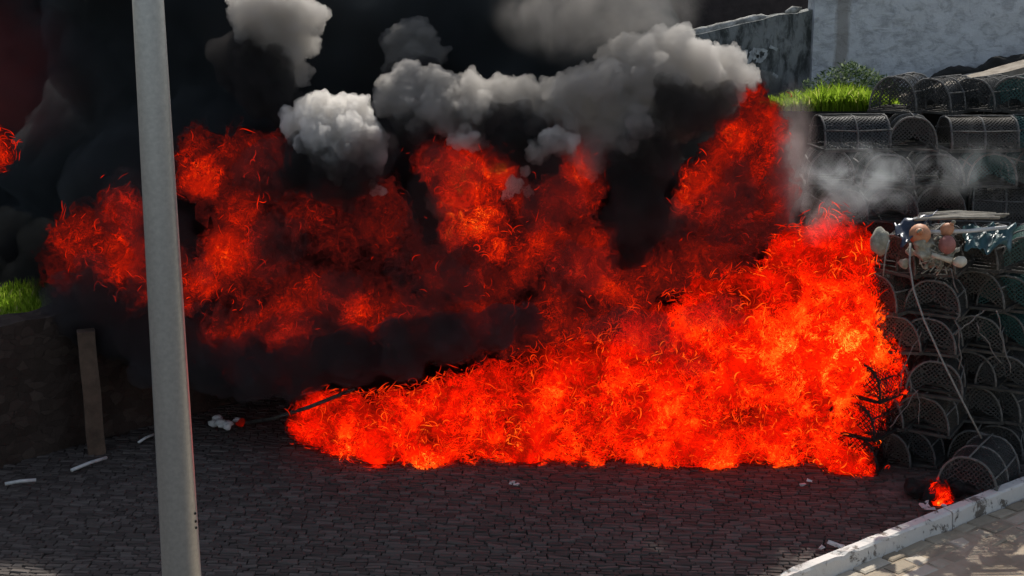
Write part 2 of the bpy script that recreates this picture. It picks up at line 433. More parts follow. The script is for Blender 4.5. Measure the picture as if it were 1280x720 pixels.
def grass(name, pts, hgt, wid, rng, lean=.45, hf=None):
    V, F, T = [], [], []
    for P in pts:
        a = rng.uniform(0, 6.283); d = Vector((math.cos(a), math.sin(a), 0)); sd = Vector((-d.y, d.x, 0))
        h = hgt * rng.uniform(.5, 1.3) * (hf(P) if hf else 1); w = wid * rng.uniform(.7, 1.3); l = lean * h * rng.uniform(.2, 1.6); b = len(V)
        t = min(1, max(0, rng.gauss(.5, .25)))
        for k, (f, ww) in enumerate(((0, 1), (.45, .9), (.8, .55), (1, 0))):
            q = Vector(P) + d * (l * f * f) + Vector((0, 0, h * (f - .25 * f * f * (l / h))))
            if ww: V += [q - sd * w * ww / 2, q + sd * w * ww / 2]
            else: V.append(q)
        F += [(b, b+1, b+3, b+2), (b+2, b+3, b+5, b+4), (b+4, b+5, b+6)]; T += [t] * 7
    me = bpy.data.meshes.new(name); me.from_pydata([tuple(v) for v in V], [], F)
    at_ = me.attributes.new('tone', 'FLOAT', 'POINT'); at_.data.foreach_set('value', T); me.update()
    return tag(link(name, me, M_grass), kind='stuff')
rg = random.Random(5); pts = []
for _ in range(9000):
    u, w = rg.uniform(.3, 3.6), .5 + 1.2 * rg.random()
    P = WA + WD * u + WN * w
    pts.append((P.x, P.y, 1.40 + .13 * (w - .4) + .12 * noise.noise(Vector((P.x * .6, P.y * .6, 0)))))
grass('bank_grass', pts, .17, .02, rg)

# ---- right: stepped terrace carrying the rear stack, the grass ledge and the walls
T1, T2 = 2.08, 3.72
Y1, Y2 = 16.35, 18.0
mb = MB()
mb.box((1.6, Y1, -.06), (16, Y2 + .01, T1)); mb.box((1.6, Y2, -.06), (16, 30, T2))
tag(mb.build('terrace', M_earth), kind='structure')
rg = random.Random(9); pts = []
xa, xb = at(955, 130, 18.6).x, at(1100, 130, 18.6).x
for _ in range(5200):
    x, y = rg.uniform(xa, xb + .25), rg.uniform(18.05, 18.95)
    e = min(1, (xb + .25 - x) / .35)
    if rg.random() < e: pts.append((x, y, T2 - .01))
grass('ledge_grass', pts, .2, .02, rg, .6, lambda p: .6 + 1.0 * math.exp(-((p[0] - xb + .55) / .55) ** 2) + .5 * noise.noise(Vector((p[0] * 3, p[1] * 3, 0))))
# taller tufted weed against the white wall
V, F, T = [], [], []
c0 = at(1062, 118, 19.0)
for _ in range(2000):
    u = rg.gauss(.12, .4); h = max(0, .6 - abs(u) * .5) * rg.random() ** .7
    P = Vector((c0.x + u, 19.0 + rg.gauss(0, .14), T2 + h)); b = len(V)
    d = Vector((rg.gauss(0, 1), rg.gauss(0, 1), rg.gauss(.5, .6))).normalized(); s = d.orthogonal().normalized()
    l, w = rg.uniform(.04, .09), rg.uniform(.008, .016)
    V += [P, P + d * l * .5 + s * w, P + d * l, P + d * l * .5 - s * w]; F.append((b, b+1, b+2, b+3)); T += [min(1, max(0, rg.gauss(.55, .3)))] * 4
me = bpy.data.meshes.new('weed'); me.from_pydata([tuple(v) for v in V], [], F)
a = me.attributes.new('tone', 'FLOAT', 'POINT'); a.data.foreach_set('value', T)
M_weed = leaf_mat('greyish weed leaves', [(0., (.04,.075,.025)), (.5, (.12,.18,.07)), (1., (.36,.42,.25))])
tag(link('weed', me, M_weed), 'bushy pale green weed growing against the white wall behind bright grass', 'plant')

YW = 20.3
XW = at(1016, 60, YW).x
mb = MB(); prism_wall(mb, Vector((XW, YW, 0)), Vector((15, YW - .15, 0)), .5, [(0, 5.42), (.3, 5.5), (1, 5.9)], z0=T2 - .1, seg=.2, rough=.035, seed=8)
ww = mb.build('white_wall', M_white); tag(ww, 'tall limewashed white wall, rough and bluish in shade', 'wall')
# old wall, blackened, with pale cap
YO = 20.42
def ao(px, py): return at(px, py, YO)
prof = [(560, 118), (700, 86), (800, 58), (868, 44), (965, 22), (1004, 13), (1017, 11)]
pts = [ao(*q) for q in prof]
x0, x1 = pts[0].x, pts[-1].x
mb = MB(); prism_wall(mb, Vector((x0, YO, 0)), Vector((x1, YO, 0)), .45, [((q.x - x0) / (x1 - x0), q.z) for q in pts], z0=-.06, rough=.045, seed=12)
ow = mb.build('old_wall', M_oldwall); tag(ow, 'old blackened rendered wall with sloping pale cap and chalky graffiti', 'wall')
mb = MB()
def cap(q0, q1, r0, r1):
    A, B = ao(*q0), ao(*q1); L = (B - A).length; n = int(L / .06); P, rr = [], []
    for i in range(n + 1):
        f = i / n; q = A.lerp(B, f) + Vector((0, .2, 0)); q.z += .018 * noise.fractal(Vector((f * L * 5, 1, 1)), 1, 2, 3) - .02; P.append(q)
        e = min(1, min(f, 1 - f) * L / .15 + .25); rr.append((r0 + (r1 - r0) * f) * e * (1 + .25 * noise.noise(Vector((f * L * 8, 3, 0)))))
    mb.tube(P, rr, 10)
cap((800, 58), (966, 20), .085, .085); cap((985, 14), (1006, 9), .07, .07)
mb.build('mortar_cap', M_cap, ow)
def strokes(name, lines, w, mat, parent, ydist, seed=0):
    mb = MB(); rng = random.Random(seed)
    for ln in lines:
        P = [at(x, y, ydist) for x, y in ln]; Q = []
        for a, b in zip(P, P[1:]):
            for k in range(4): Q.append(a.lerp(b, k / 4))
        Q.append(P[-1]); vs = []
        for i, q in enumerate(Q):
            t = (Q[min(i+1, len(Q)-1)] - Q[max(i-1, 0)]).normalized(); s = Vector((-t.z, 0, t.x)) * w * rng.uniform(.6, 1.25) / 2
            vs += [q - s, q + s]
        mb.add(vs, [(2*i, 2*i+2, 2*i+3, 2*i+1) for i in range(len(Q) - 1)])
    return mb.build(name, mat, parent)
strokes('graffiti', [[(931, 66), (926, 74)], [(933, 62), (932, 76), (937, 79)], [(944, 60), (936, 77)], [(938, 64), (944, 74)],
    [(944, 62), (950, 77), (957, 70), (958, 64), (952, 62), (945, 64)], [(948, 60), (947, 78)], [(962, 58), (972, 62)],
    [(966, 92), (972, 97)], [(958, 95), (960, 108)]], .05, M_chalk, ow, YO - .075)
# dark building beyond
mb = MB(); xa, xb = at(560, 0, 24).x, at(1100, 0, 24).x
mb.box((xa, 24, -.06), (xb, 30, 6.4))
bd = mb.build('dark_building', M_slate); tag(bd, 'dark brown building behind the old blackened wall', 'building')
mb = MB(); mb.add([(xa-.3, 23.7, 6.3), (xb+.3, 23.7, 6.3), (xb+.3, 27, 8.6), (xa-.3, 27, 8.6), (xb+.3, 30.3, 6.3), (xa-.3, 30.3, 6.3)],
       [(0, 1, 2, 3), (3, 2, 4, 5), (0, 3, 5), (1, 4, 2)])
mb.build('roof', M_slate, bd)

# sloping coping and dark lumpy mound at the foot of the white wall
A, B = at(1118, 120, 18.9), at(1300, 76, 18.9); B2 = B + (B - A) * 1.2
mb = MB(); D = (B2 - A); n = 24; vs = []
for i in range(n + 1):
    q = A + D * i / n
    for dy, dz in ((-.2, -.16), (-.2, 0), (.2, .03), (.2, -.16)):
        w = .02 * noise.noise(Vector((i * .8, dy * 9, dz * 9))); vs.append((q.x, q.y + dy + w, q.z + dz + w))
mb.add(vs, [(i*4+j, i*4+4+j, i*4+4+(j+1)%4, i*4+(j+1)%4) for i in range(n) for j in range(4)] + [(0, 1, 2, 3), (n*4+3, n*4+2, n*4+1, n*4)])
tag(mb.build('ramp_coping', M_coping), 'sunlit brown coping sloping up along the white wall', 'coping')
mb = MB(); vs = []
for i in range(n + 1):
    q = A + D * i / n; vs += [(q.x, 18.75, T2), (q.x, 18.75, q.z - .15), (q.x, 19.45, q.z - .1), (q.x, 19.45, T2)]
mb.add(vs, [(i*4+j, i*4+4+j, i*4+5+j, i*4+1+j) for i in range(n) for j in range(3)] + [(0, 1, 2, 3), (n*4+3, n*4+2, n*4+1, n*4)])
tag(mb.build('ramp', M_earth), kind='structure')
sp = []
rr = random.Random(3)
for px, py, r in ((1140, 122, .12), (1160, 116, .14), (1180, 106, .19), (1195, 100, .22), (1212, 99, .18), (1232, 95, .18), (1250, 88, .22), (1275, 84, .2), (1300, 80, .2)):
    c = at(px, py, 19.3); sp.append((c, (r * 1.25, .16, r)))
    for _ in range(8): sp.append((c + Vector((rr.gauss(0, r * .6), rr.gauss(0, .06), rr.gauss(-.02, r * .25))), r * rr.uniform(.2, .3)))
me = hull(sp, .03, 3, ((7, .03, 'n'),))
tag(link('dark_mound', me, M_earth), 'dark lumpy mound along the foot of the white wall', 'earth')

# ---- foreground lamp post
P = at(206, 360, 4.6)
mb = MB(); zs = [0, .02, .5, 2, 3, 4, 5, 6, 7.5, 9]
mb.tube([(0, 0, z) for z in zs], [.0995 - .0089 * z for z in zs], 48)
pole = mb.build('metal_pole', M_pole, None, (P.x, P.y, -.06))
tag(pole, 'grey galvanised metal pole in front of the fire', 'pole')
mb = MB()
for px, py in ((243, 647), (244, 657), (243, 665)):
    d = ray(px, py); q = Vector((0, 0, H)) + d * ((P.y - .055) / d.y) - Vector((P.x, P.y, -.06))
    rr_ = .0995 - .0089 * q.z; ang = math.atan2(-math.sqrt(max(0, rr_**2 - min(q.x, rr_*.97)**2)), min(q.x, rr_ * .97))
    c = Vector((rr_ * math.cos(ang), rr_ * math.sin(ang), q.z)); mb.ball(c, .006, sub=1)
mb.build('rust_spot', M_char, pole)
# ================================================================== CREELS
def arch(w, h, n=16, e=2.5):
    pts = []
    for i in range(n + 1):
        a = math.pi * i / n; c, s = math.cos(a), math.sin(a)
        x = -w / 2 * math.copysign(abs(c) ** (2 / e), c) ; z = h * abs(s) ** (2 / 2.1)
        pts.append((x, z))
    return pts
def make_creel(name, w, l, h, net, hoopm, basem, rng, hoops=3, bars=(3, 8, 13)):
    root = empty(name, (0, 0, 0))
    A = arch(w, h)
    jig = lambda s: rng.uniform(-s, s)
    # slatted base
    mb = MB()
    for sx in (-1, 1): mb.box((sx * w/2 - .022, -l/2, 0), (sx * w/2 + .022, l/2, .04), jit=.004)
    for k in range(5):
        y = -l/2 + l * k / 4; mb.box((-w/2 + .023, y - .022, .004), (w/2 - .023, y + .022, .036), jit=.004)
    mb.build('base_frame', basem, root)
    for k in range(hoops):
        y = -l/2 + .012 + (l - .024) * k / (hoops - 1); mb = MB()
        dx = jig(.012)
        mb.tube([(x + dx * z / h, y + jig(.004), z + .03 + jig(.004)) for x, z in A], .0135, 7)
        mb.build('hoop', hoopm, root)
    for b in bars:
        x, z = A[b]; mb = MB()
        mb.tube([(x, -l/2 - .01, z + .04), (x + jig(.006), 0, z + .035 + jig(.01)), (x, l/2 + .01, z + .04)], .010, 6)
        mb.build('rail', hoopm, root)
    # netting: arched skin and two end faces
    V, F, UV = [], [], []
    L = [0.]
    for a, b in zip(A, A[1:]): L.append(L[-1] + math.dist(a, b))
    ny = 6
    for i, (x, z) in enumerate(A):
        for j in range(ny + 1):
            y = -l/2 + .012 + (l - .024) * j / ny; sag = .022 * math.sin(math.pi * ((j * 2 / ny) % 1)) if hoops == 3 else 0
            V.append((x * (1 - sag * .9), y, z * (1 - sag) + .03)); UV.append((L[i], y))
    m = ny + 1
    F += [(i*m+j, (i+1)*m+j, (i+1)*m+j+1, i*m+j+1) for i in range(len(A)-1) for j in range(ny)]
    for y in (-l/2 + .012, l/2 - .012):
        b = len(V); V.append((0, y + (.03 if y < 0 else -.03), h * .45)); UV.append((0, h * .45))
        for x, z in A: V.append((x, y, z + .03)); UV.append((x, z))
        F += [(b, b+1+i, b+2+i) for i in range(len(A) - 1)]
    me = bpy.data.meshes.new('netting'); me.from_pydata(V, [], F); uv = me.uv_layers.new(name='UVMap')
    for lp in me.loops: uv.data[lp.index].uv = UV[lp.vertex_index]
    me.polygons.foreach_set('use_smooth', [True] * len(me.polygons)); me.update()
    link('netting', me, net, root)
    return root
rc = random.Random(11)
CW, CL, CH, DZ = .60, .84, .40, .45
PROTO = {'black': make_creel('lobster_creel', CW, CL, CH, NET_BLACK, M_hoop, M_creelbase, rc),
         'brown': make_creel('lobster_creel', CW, CL, CH, NET_BROWN, M_hoop, M_creelbase, rc),
         'teal': make_creel('lobster_creel', CW, CL, CH, NET_TEAL, M_hoop, M_creelbase, rc),
         'char': make_creel('lobster_creel', CW, CL, CH, NET_CHAR, M_charhoop, M_char, rc)}
USED = set()
def creel(kind, loc, rz, label, group, tilt=(0, 0)):
    o = PROTO[kind] if kind not in USED else copy_tree(PROTO[kind]); USED.add(kind)
    o.location = loc; o.rotation_euler = (tilt[0], tilt[1], rz)
    o.scale = (rc.uniform(.93, 1.08), rc.uniform(.93, 1.06), rc.uniform(.92, 1.06))
    return tag(o, label, 'lobster creel', group)
ORD = ['lowest', 'second from the ground', 'third from the ground', 'fourth from the ground', 'fifth from the ground', 'topmost']
# front stack: columns from the flames to the frame's edge
base = gr(1128, 604)
cols = [(1092, 14.5, 'char', 'charred creel deep in the flames', -.05), (1120, 14.75, 'brown', 'dark creel in the column touching the flames', .0),
        (1172, 14.62, 'black', 'dark netted creel in the column under the buoys', .0), (1226, 14.95, 'black', 'dark creel in the set-back column right of the rope', .0),
        (1275, 14.85, 'teal', 'dark creel in the column cut by the right edge', .0)]
for ci, (px, Y, kind, text, dz) in enumerate(cols):
    for k in range(6):
        if ci == 0 and k > 2: continue
        c = at(px + rc.uniform(-9, 9), 560, Y); rz = -R(36 + rc.uniform(-16, 12))
        kd = kind if kind != 'black' else rc.choice(['black', 'black', 'brown'])
        if ci == 4 and k < 3: kd = 'black'
        loc = Vector((c.x, Y + CL * .42 + rc.uniform(-.1, .1), k * DZ + .0))
        if ci >= 2 and k == 0 and ci != 3: loc.y += .12
        creel(kd, loc, rz, f'{text}, {ORD[k]} in it', 'creels of the front stack', (R(rc.uniform(-3, 3)), R(rc.uniform(-4, 4))))
# one more burnt column showing through the fire's edge
# the big loose creel lying by the kerb
c = gr(1222, 612)
o = creel('black', Vector((c.x + .02, c.y + .06, 0)), math.atan2(KD.y, KD.x) - R(90) + R(18), 'creel lying on the road beside the kerb, its long side facing out', 'creels of the front stack')
o.scale = (1.08, 1.08, 1.1)
# rear stack on the terrace
rows = 4; xr = at(1002, 170, 17.0).x
ROWN = ['bottom row', 'second row', 'third row', 'top row']
pos = ['leftmost', 'second from left', 'third from left', 'fourth from left', 'fifth from left', 'sixth from left', 'seventh from left']
for k in range(rows):
    x = xr + .1 * (k % 2); i = 0
    while x < xr + 4.6:
        side = (k == 3 and i != 1) or (k in (1, 2) and i in (3, 4) and k == 1)
        wdt = (CL if side else CW) + .05
        kd = 'teal' if i >= 3 and k >= 2 else rc.choice(['black', 'black', 'brown'])
        loc = Vector((x + wdt / 2, Y1 + .52 + rc.uniform(-.04, .04) - (.12 if side else 0), T1 + k * DZ * .97))
        creel(kd, loc, (R(90) if side else 0) + R(rc.uniform(-14, 8)), f'{kd} netted creel, {pos[min(i, 6)]} in the {ROWN[k]} of the rear stack' , 'creels of the rear stack')
        x += wdt; i += 1
# a creel pulled forward in the middle, its top edge lit, with smoke drifting over
c = at(1218, 262, 16.05)
creel('brown', Vector((c.x, 16.0, T1 + .12)), R(90) - R(10), 'brown creel set side-on in front of the rear stack under drifting smoke', 'creels of the rear stack')
c = at(1290, 268, 15.95)
creel('brown', Vector((c.x + .1, 15.95, T1 + .08)), R(90) - R(4), 'brown creel cut by the right edge in front of the rear stack', 'creels of the rear stack')
# creels lying on the slope above, seen from over their hoops
lab = ['lowest', 'second', 'third', 'fourth', 'fifth', 'sixth', 'seventh', 'eighth']
q = [(1128, 135, 17.55), (1180, 130, 17.5), (1232, 124, 17.55), (1278, 126, 17.45), (1222, 108, 18.25), (1268, 100, 18.25), (1310, 112, 18.0)]
for i, (px, py, Y) in enumerate(q):
    c = at(px, py, Y)
    creel(['black', 'black', 'black', 'teal', 'black', 'brown', 'black'][i], Vector((c.x, Y, max(T1 + 4 * DZ * .97 - .05, c.z - .12) if Y < 18 else c.z - .38)),
          -R(38 + rc.uniform(-6, 6)), f'open hooped creel, {lab[i]} going up the slope below the white wall', 'creels on the slope')

# ================================================================== GEAR ON TOP OF THE FRONT STACK
TOP = 6 * DZ
def onTop(px, Y, dz=0.): c = at(px, 300, Y); return Vector((c.x, Y, TOP + dz))
def buoy(name, loc, r, mat, label, sq=1.12, neck=True, tilt=(0, 0)):
    root = empty(name, loc); root.rotation_euler = (tilt[0], tilt[1], 0); tag(root, label, 'buoy', 'buoys on the front stack')
    mb = MB(); mb.ball((0, 0, 0), (r, r, r * sq), sub=3, lump=.03); mb.build('body', mat, root)
    if neck:
        mb = MB(); mb.tube([(0, 0, r * sq * .9), (0, 0, r * sq * 1.08), (0, 0, r * sq * 1.3)], [r * .38, r * .3, r * .2], 12)
        mb.build('neck', mat, root)
        mb = MB(); mb.tube([(r*.2*math.cos(a), 0, r*sq*1.38 + r*.2*math.sin(a)) for a in [i*math.pi/5 for i in range(11)]], .012, 6); mb.build('rope_eye', M_rag, root)
    return root
B = lambda px, py, Y: at(px, py, Y)
buoy('buoy', B(1150, 293, 14.45), .115, M_buoyA, 'largest faded orange buoy, beside the navy tarpaulin', tilt=(R(60), R(-40)))
buoy('buoy', B(1184, 306, 14.4), .092, M_buoyB, 'round maroon buoy hanging below a pink one', neck=False)
buoy('buoy', B(1184, 287, 14.5), .07, M_buoyA, 'small pinkish buoy on top of the maroon one', neck=True, tilt=(R(20), R(30)))
mb = MB(); mb.ball((0, 0, 0), (.08, .065, .06), sub=3, lump=.12)
mb.tube([(-.09, 0, .01), (-.2, .02, .04), (-.3, .03, .07)], [.035, .028, .026], 8)
tag(mb.build('net_float', M_cream, None, B(1200, 327, 14.36)), 'cream plastic float on a short stem, right of the rope bundle', 'float')
sp = []; rr = random.Random(21)
for i in range(46):
    px, py = 1163 + rr.gauss(0, 13), 314 + rr.gauss(0, 9)
    sp.append((B(px, py, 14.5 + rr.gauss(0, .06)), rr.uniform(.03, .07)))
me = hull(sp, .02, 1, ((16, .03, 'n'),)); tag(link('net_bundle', me, M_rag), 'cream bundle of old rope netting draped under the buoys', 'net')
mb = MB()
for i in range(9):
    pts = []
    x0, y0 = 1150 + rr.uniform(0, 40), 298 + rr.uniform(0, 20)
    for k in range(7): pts.append(B(x0 + rr.gauss(0, 6), y0 + k * 4.5 + rr.gauss(0, 2), 14.42 + rr.gauss(0, .03)))
    mb.tube(pts, .008, 5)
tag(mb.build('rope_tangle', M_rag), 'loose cream rope ends hanging over the cream net bundle', 'rope')
# coiled white thing at the flames' edge
mb = MB(); mb.ball((0, 0, 0), (.1, .1, .15), sub=3, lump=.2, seed=4)
tag(mb.build('smoked_float', M_rag, None, B(1100, 302, 14.5)), 'grey scorched float on the stack beside the flames', 'float')
def cloth(name, quad, mat, label, cat, nx=14, ny=9, fold=.06, seed=0):
    vs = []
    for j in range(ny + 1):
        for i in range(nx + 1):
            u, v = i / nx, j / ny
            p = quad[0].lerp(quad[1], u).lerp(quad[3].lerp(quad[2], u), v)
            o = fold * noise.fractal(Vector((u * 3.2, v * 2.2, seed)), 1, 2, 4); p = p + Vector((o * .3, -abs(o), o)); vs.append(p)
    m = nx + 1; fs = [(j*m+i, j*m+i+1, j*m+m+i+1, j*m+m+i) for j in range(ny) for i in range(nx)]
    b = MB(); b.add(vs, fs, None, True); o = b.build(name, mat); md = o.modifiers.new('t', 'SOLIDIFY'); md.thickness = .008
    return tag(o, label, cat)
cloth('tarpaulin', [B(1118, 278, 14.6), B(1168, 268, 14.9), B(1160, 276, 14.5), B(1126, 312, 14.33)], M_tarp, 'navy blue tarpaulin crumpled over the corner of the stack', 'tarpaulin', fold=.1, seed=2)
cloth('tarpaulin', [B(1203, 284, 14.9), B(1268, 283, 14.9), B(1262, 308, 14.5), B(1205, 312, 14.5)], M_teal, 'teal tarpaulin spread over the top creels right of the buoys', 'tarpaulin', fold=.16, seed=5)
mb = MB()
for i in range(11):
    y = 14.55 + i * .055; a, b = 1150 + rr.uniform(-8, 8), 1252 + rr.uniform(-12, 12)
    mb.tube([B(a, 276 - i * .8 + rr.uniform(-2, 2), y), B((a + b) / 2, 272 - i * .8, y + .03), B(b, 272 - i * .7 + rr.uniform(-3, 3), y + .05)], rr.uniform(.010, .018), 6)
tag(mb.build('cane_bundle', M_stick), 'bundle of grey canes laid along the top of the front stack', 'canes')
mb = MB(); mb.tube([B(1160, 290, 14.5), B(1210, 289, 14.55), B(1258, 284, 14.6)], .022, 8)
tag(mb.build('pale_pipe', M_litter), 'pale pipe lying behind the buoys', 'pipe')
# the long rope falling down the stack
mb = MB(); pts = [B(1138, 304, 14.3), B(1137, 330, 14.2), B(1142, 362, 14.1), B(1155, 400, 14.05), B(1180, 455, 14.02), B(1205, 505, 14.05), B(1227, 548, 14.1)]
mb.tube(pts, .0105, 6); tag(mb.build('rope', M_rope), 'pale rope hanging from the buoys down to the loose creel', 'rope')
mb = MB(); pts = [B(1112, 300, 14.3), B(1108, 312, 14.28), B(1106, 325, 14.3), B(1104, 345, 14.35)]
mb.tube(pts, .008, 6); tag(mb.build('short_rope', M_rope), 'short frayed rope hanging beside the flames', 'rope')

# ropes and torn net snagged over the stack
for i in range(8):
    px, py = rr.uniform(1115, 1290), rr.uniform(310, 520); P0 = B(px, py, 14.2 + rr.uniform(-.04, .05)); pts = []; dx = rr.uniform(-.35, .35); ln = rr.uniform(.25, .8)
    for k in range(9):
        f = k / 8; pts.append(P0 + Vector((dx * f + .06 * noise.noise(Vector((f * 4, i * 3.1, 0))), .05 * noise.noise(Vector((f * 4, i, 5))), -ln * f + (.25 * ln * math.sin(f * math.pi) if i % 3 == 0 else 0))))
    mb = MB(); mb.tube(pts, rr.uniform(.005, .008), 5)
    tag(mb.build('loose_rope', M_hoop), 'short loose rope snagged on the front of the creel stack', 'rope', 'loose ropes on the front stack')

# ================================================================== LITTER ON THE ROAD
def stick(p0, p1, r, mat, name, label, cat, z=.05, group=None):
    a, b = gr(*p0, z=z), gr(*p1, z=z); mb = MB(); mb.tube([a, a.lerp(b, .5) + Vector((0, 0, .01)), b], r, 6); return tag(mb.build(name, mat), label, cat, group)
stick((6, 605), (45, 600), .020, M_litter, 'stick', 'white stick on the cobbles, nearest the left edge', 'stick', group='white sticks by the wall')
stick((89, 588), (133, 572), .020, M_litter, 'stick', 'white stick on the cobbles under the timber post', 'stick', group='white sticks by the wall')
stick((173, 553), (192, 543), .016, M_litter, 'stick', 'short white stick half behind the metal pole', 'stick', group='white sticks by the wall')
mb = MB(); a, b, c = gr(300, 530, .05), at(342, 523, 15.6), at(386, 509, 15.05)
mb.tube([a, b, c, c + Vector((.5, .25, .14))], .022, 8); tag(mb.build('iron_bar', M_creelbase), 'dark iron bar sticking out of the fire', 'bar')
mb = MB(); P = gr(283, 537); rr = random.Random(6)
for i in range(7): mb.ball((rr.gauss(0, .09), rr.gauss(0, .07), .05 + rr.uniform(0, .06)), (rr.uniform(.04, .1), rr.uniform(.03, .07), rr.uniform(.025, .05)), sub=2, lump=.4, seed=i)
tag(mb.build('litter', M_litter, None, (P.x, P.y, 0)), 'crumpled pale litter lying near the left end of the fire', 'litter')
def scrap(px, py, n, s, label, seed, z=.04):
    rr = random.Random(seed); mb = MB(); P = gr(px, py)
    for i in range(n):
        a = rr.uniform(0, 3.14); l = s * rr.uniform(.6, 1.3)
        M = Matrix.Translation((rr.gauss(0, s), rr.gauss(0, s * .7), z + rr.uniform(0, .02))) @ Euler((rr.gauss(0, .2), rr.gauss(0, .2), a)).to_matrix().to_4x4()
        mb.box((-l/2, -l * .22, 0), (l/2, l * .22, .018), M, jit=.012)
    return tag(mb.build('scrap', M_litter, None, (P.x, P.y, 0)), label, 'scrap', 'pale scraps on the road')
scrap(1160, 640, 5, .09, 'pale scraps against the kerb below the small flame', 1)
scrap(1036, 688, 3, .08, 'pale scrap near the kerb, lowest in view', 2)
scrap(1012, 614, 2, .07, 'pale scrap in front of the fire towards the kerb', 3)
scrap(640, 610, 3, .05, 'tiny scraps on the dark cobbles before the fire', 4)
# dark burning lump by the kerb
P = gr(1158, 628)
me = hull([(Vector((P.x + rc.gauss(0, .12), P.y + .1 + rc.gauss(0, .07), .07 + rc.uniform(0, .08))), rc.uniform(.05, .1)) for _ in range(16)], .025, 1, ((9, .04, 'n'),))
tag(link('burnt_debris', me, M_char), 'low heap of burnt black debris by the kerb', 'debris')
# ================================================================== FIRE
def fire_mat(name, gain=1., deep=False, fil=1.):
    """burning gas: gives off light where hot; ragged by noise so that each skin of it has holes"""
    t = NT(name); tc = t.n('TexCoord').outputs['Object']
    heat = t.n('Attribute', attribute_name='hotness').outputs['Fac']
    skin = t.n('Attribute', attribute_name='skin').outputs['Fac']          # 0 outermost skin .. 1 core
    # turbulence
    w = t.n('TexNoise', {'Scale': 2.2, 'Detail': 3, 'Roughness': .6}); t.link(tc, w.inputs['Vector'])
    mv = t.n('VectorMath', operation='MULTIPLY_ADD'); t.link(w.outputs['Color'], mv.inputs[0]); mv.inputs[1].default_value = (.55, .55, .55); t.link(tc, mv.inputs[2])
    P = mv.outputs[0]
    big = t.noise(P, 1.5, 4, .6, .3)
    mid = t.noise(P, 6.5, 5, .65, .8)
    r1 = t.math('ABSOLUTE', t.math('SUBTRACT', t.noise(P, 4.6, 1, .4, 1.9), .5))
    r2 = t.math('ABSOLUTE', t.math('SUBTRACT', t.noise(P, 9.5, 1.5, .5, 1.6), .5))
    r3 = t.math('ABSOLUTE', t.math('SUBTRACT', t.noise(P, 19., 1, .5, 1.2), .5))
    f1 = t.mrange(r1, .045, .0); f2 = t.mrange(r2, .05, .0); f3 = t.mrange(r3, .06, .0)
    fm = t.mrange(t.noise(P, 2.7, 4, .65), .44, .62)
    fl = t.math('MAXIMUM', t.math('MULTIPLY', f1, .85), t.math('MAXIMUM', f2, t.math('MULTIPLY', f3, .55)))
    fil_ = t.math('MULTIPLY', fl, t.math('ADD', t.math('MULTIPLY', fm, .85), .15))
    # temperature
    hh = t.math('POWER', heat, 2.3 if deep else 1.5)
    if deep: hh = t.math('ADD', hh, t.mrange(heat, .1, .4, 0., .19))
    T = t.math('ADD', t.math('MULTIPLY', hh, .38 if deep else .33), t.math('MULTIPLY', t.math('SUBTRACT', big, .5), .6 if deep else .72))
    T = t.math('ADD', T, t.math('MULTIPLY', t.math('SUBTRACT', mid, .5), .55 if deep else .6))
    T = t.math('ADD', T, t.math('MULTIPLY', fil_, t.math('MULTIPLY', hh, .36 * fil if deep else .52 * fil)))
    col = t.ramp(T, [(.0, (.01, .002, .002)), (.15, (.03, .004, .004)), (.29, (.11, .006, .004)), (.41, (.36, .009, .003)), (.54, (.85, .018, .002)), (.7, (1.4, .09, .005)), (.9, (1.7, .4, .03))] if deep else
        [(.0, (.015, .001, .0007)), (.14, (.06, .002, .0007)), (.27, (.23, .0035, .0007)), (.39, (.6, .005, .0007)), (.52, (.9, .009, .0007)), (.64, (1.1, .032, .0015)), (.8, (1.4, .14, .007)), (.96, (1.7, .5, .05))])
    em = t.n('Emission', {'Color': col, 'Strength': gain})
    # holes: outer skins keep only their hottest parts
    a = t.math('SUBTRACT', T, t.math('SUBTRACT', .34 if deep else .58, t.math('MULTIPLY', skin, .74 if not deep else .36)))
    a = t.mrange(a, 0., .34 if deep else .16)
    tr = t.n('BsdfTransparent')
    mx = t.n('MixShader', {0: a, 1: tr.outputs[0], 2: em.outputs[0]})
    t.link(mx.outputs[0], t.out.inputs[0]); return t.m
M_fire = fire_mat('flame', 1.3)
M_flame = fire_mat('smoky flame', .9, True)
t = NT('flame threads'); hn = t.n('Attribute', attribute_name='hotness').outputs['Fac']
e = t.n('Emission', {'Color': t.ramp(hn, [(.0, (.25, .005, .001)), (.3, (.9, .02, .002)), (.5, (1.3, .09, .005)), (.75, (1.6, .26, .014)), (1., (1.9, .75, .1))]), 'Strength': 1.1})
t.link(e.outputs[0], t.out.inputs[0]); M_thread = t.m
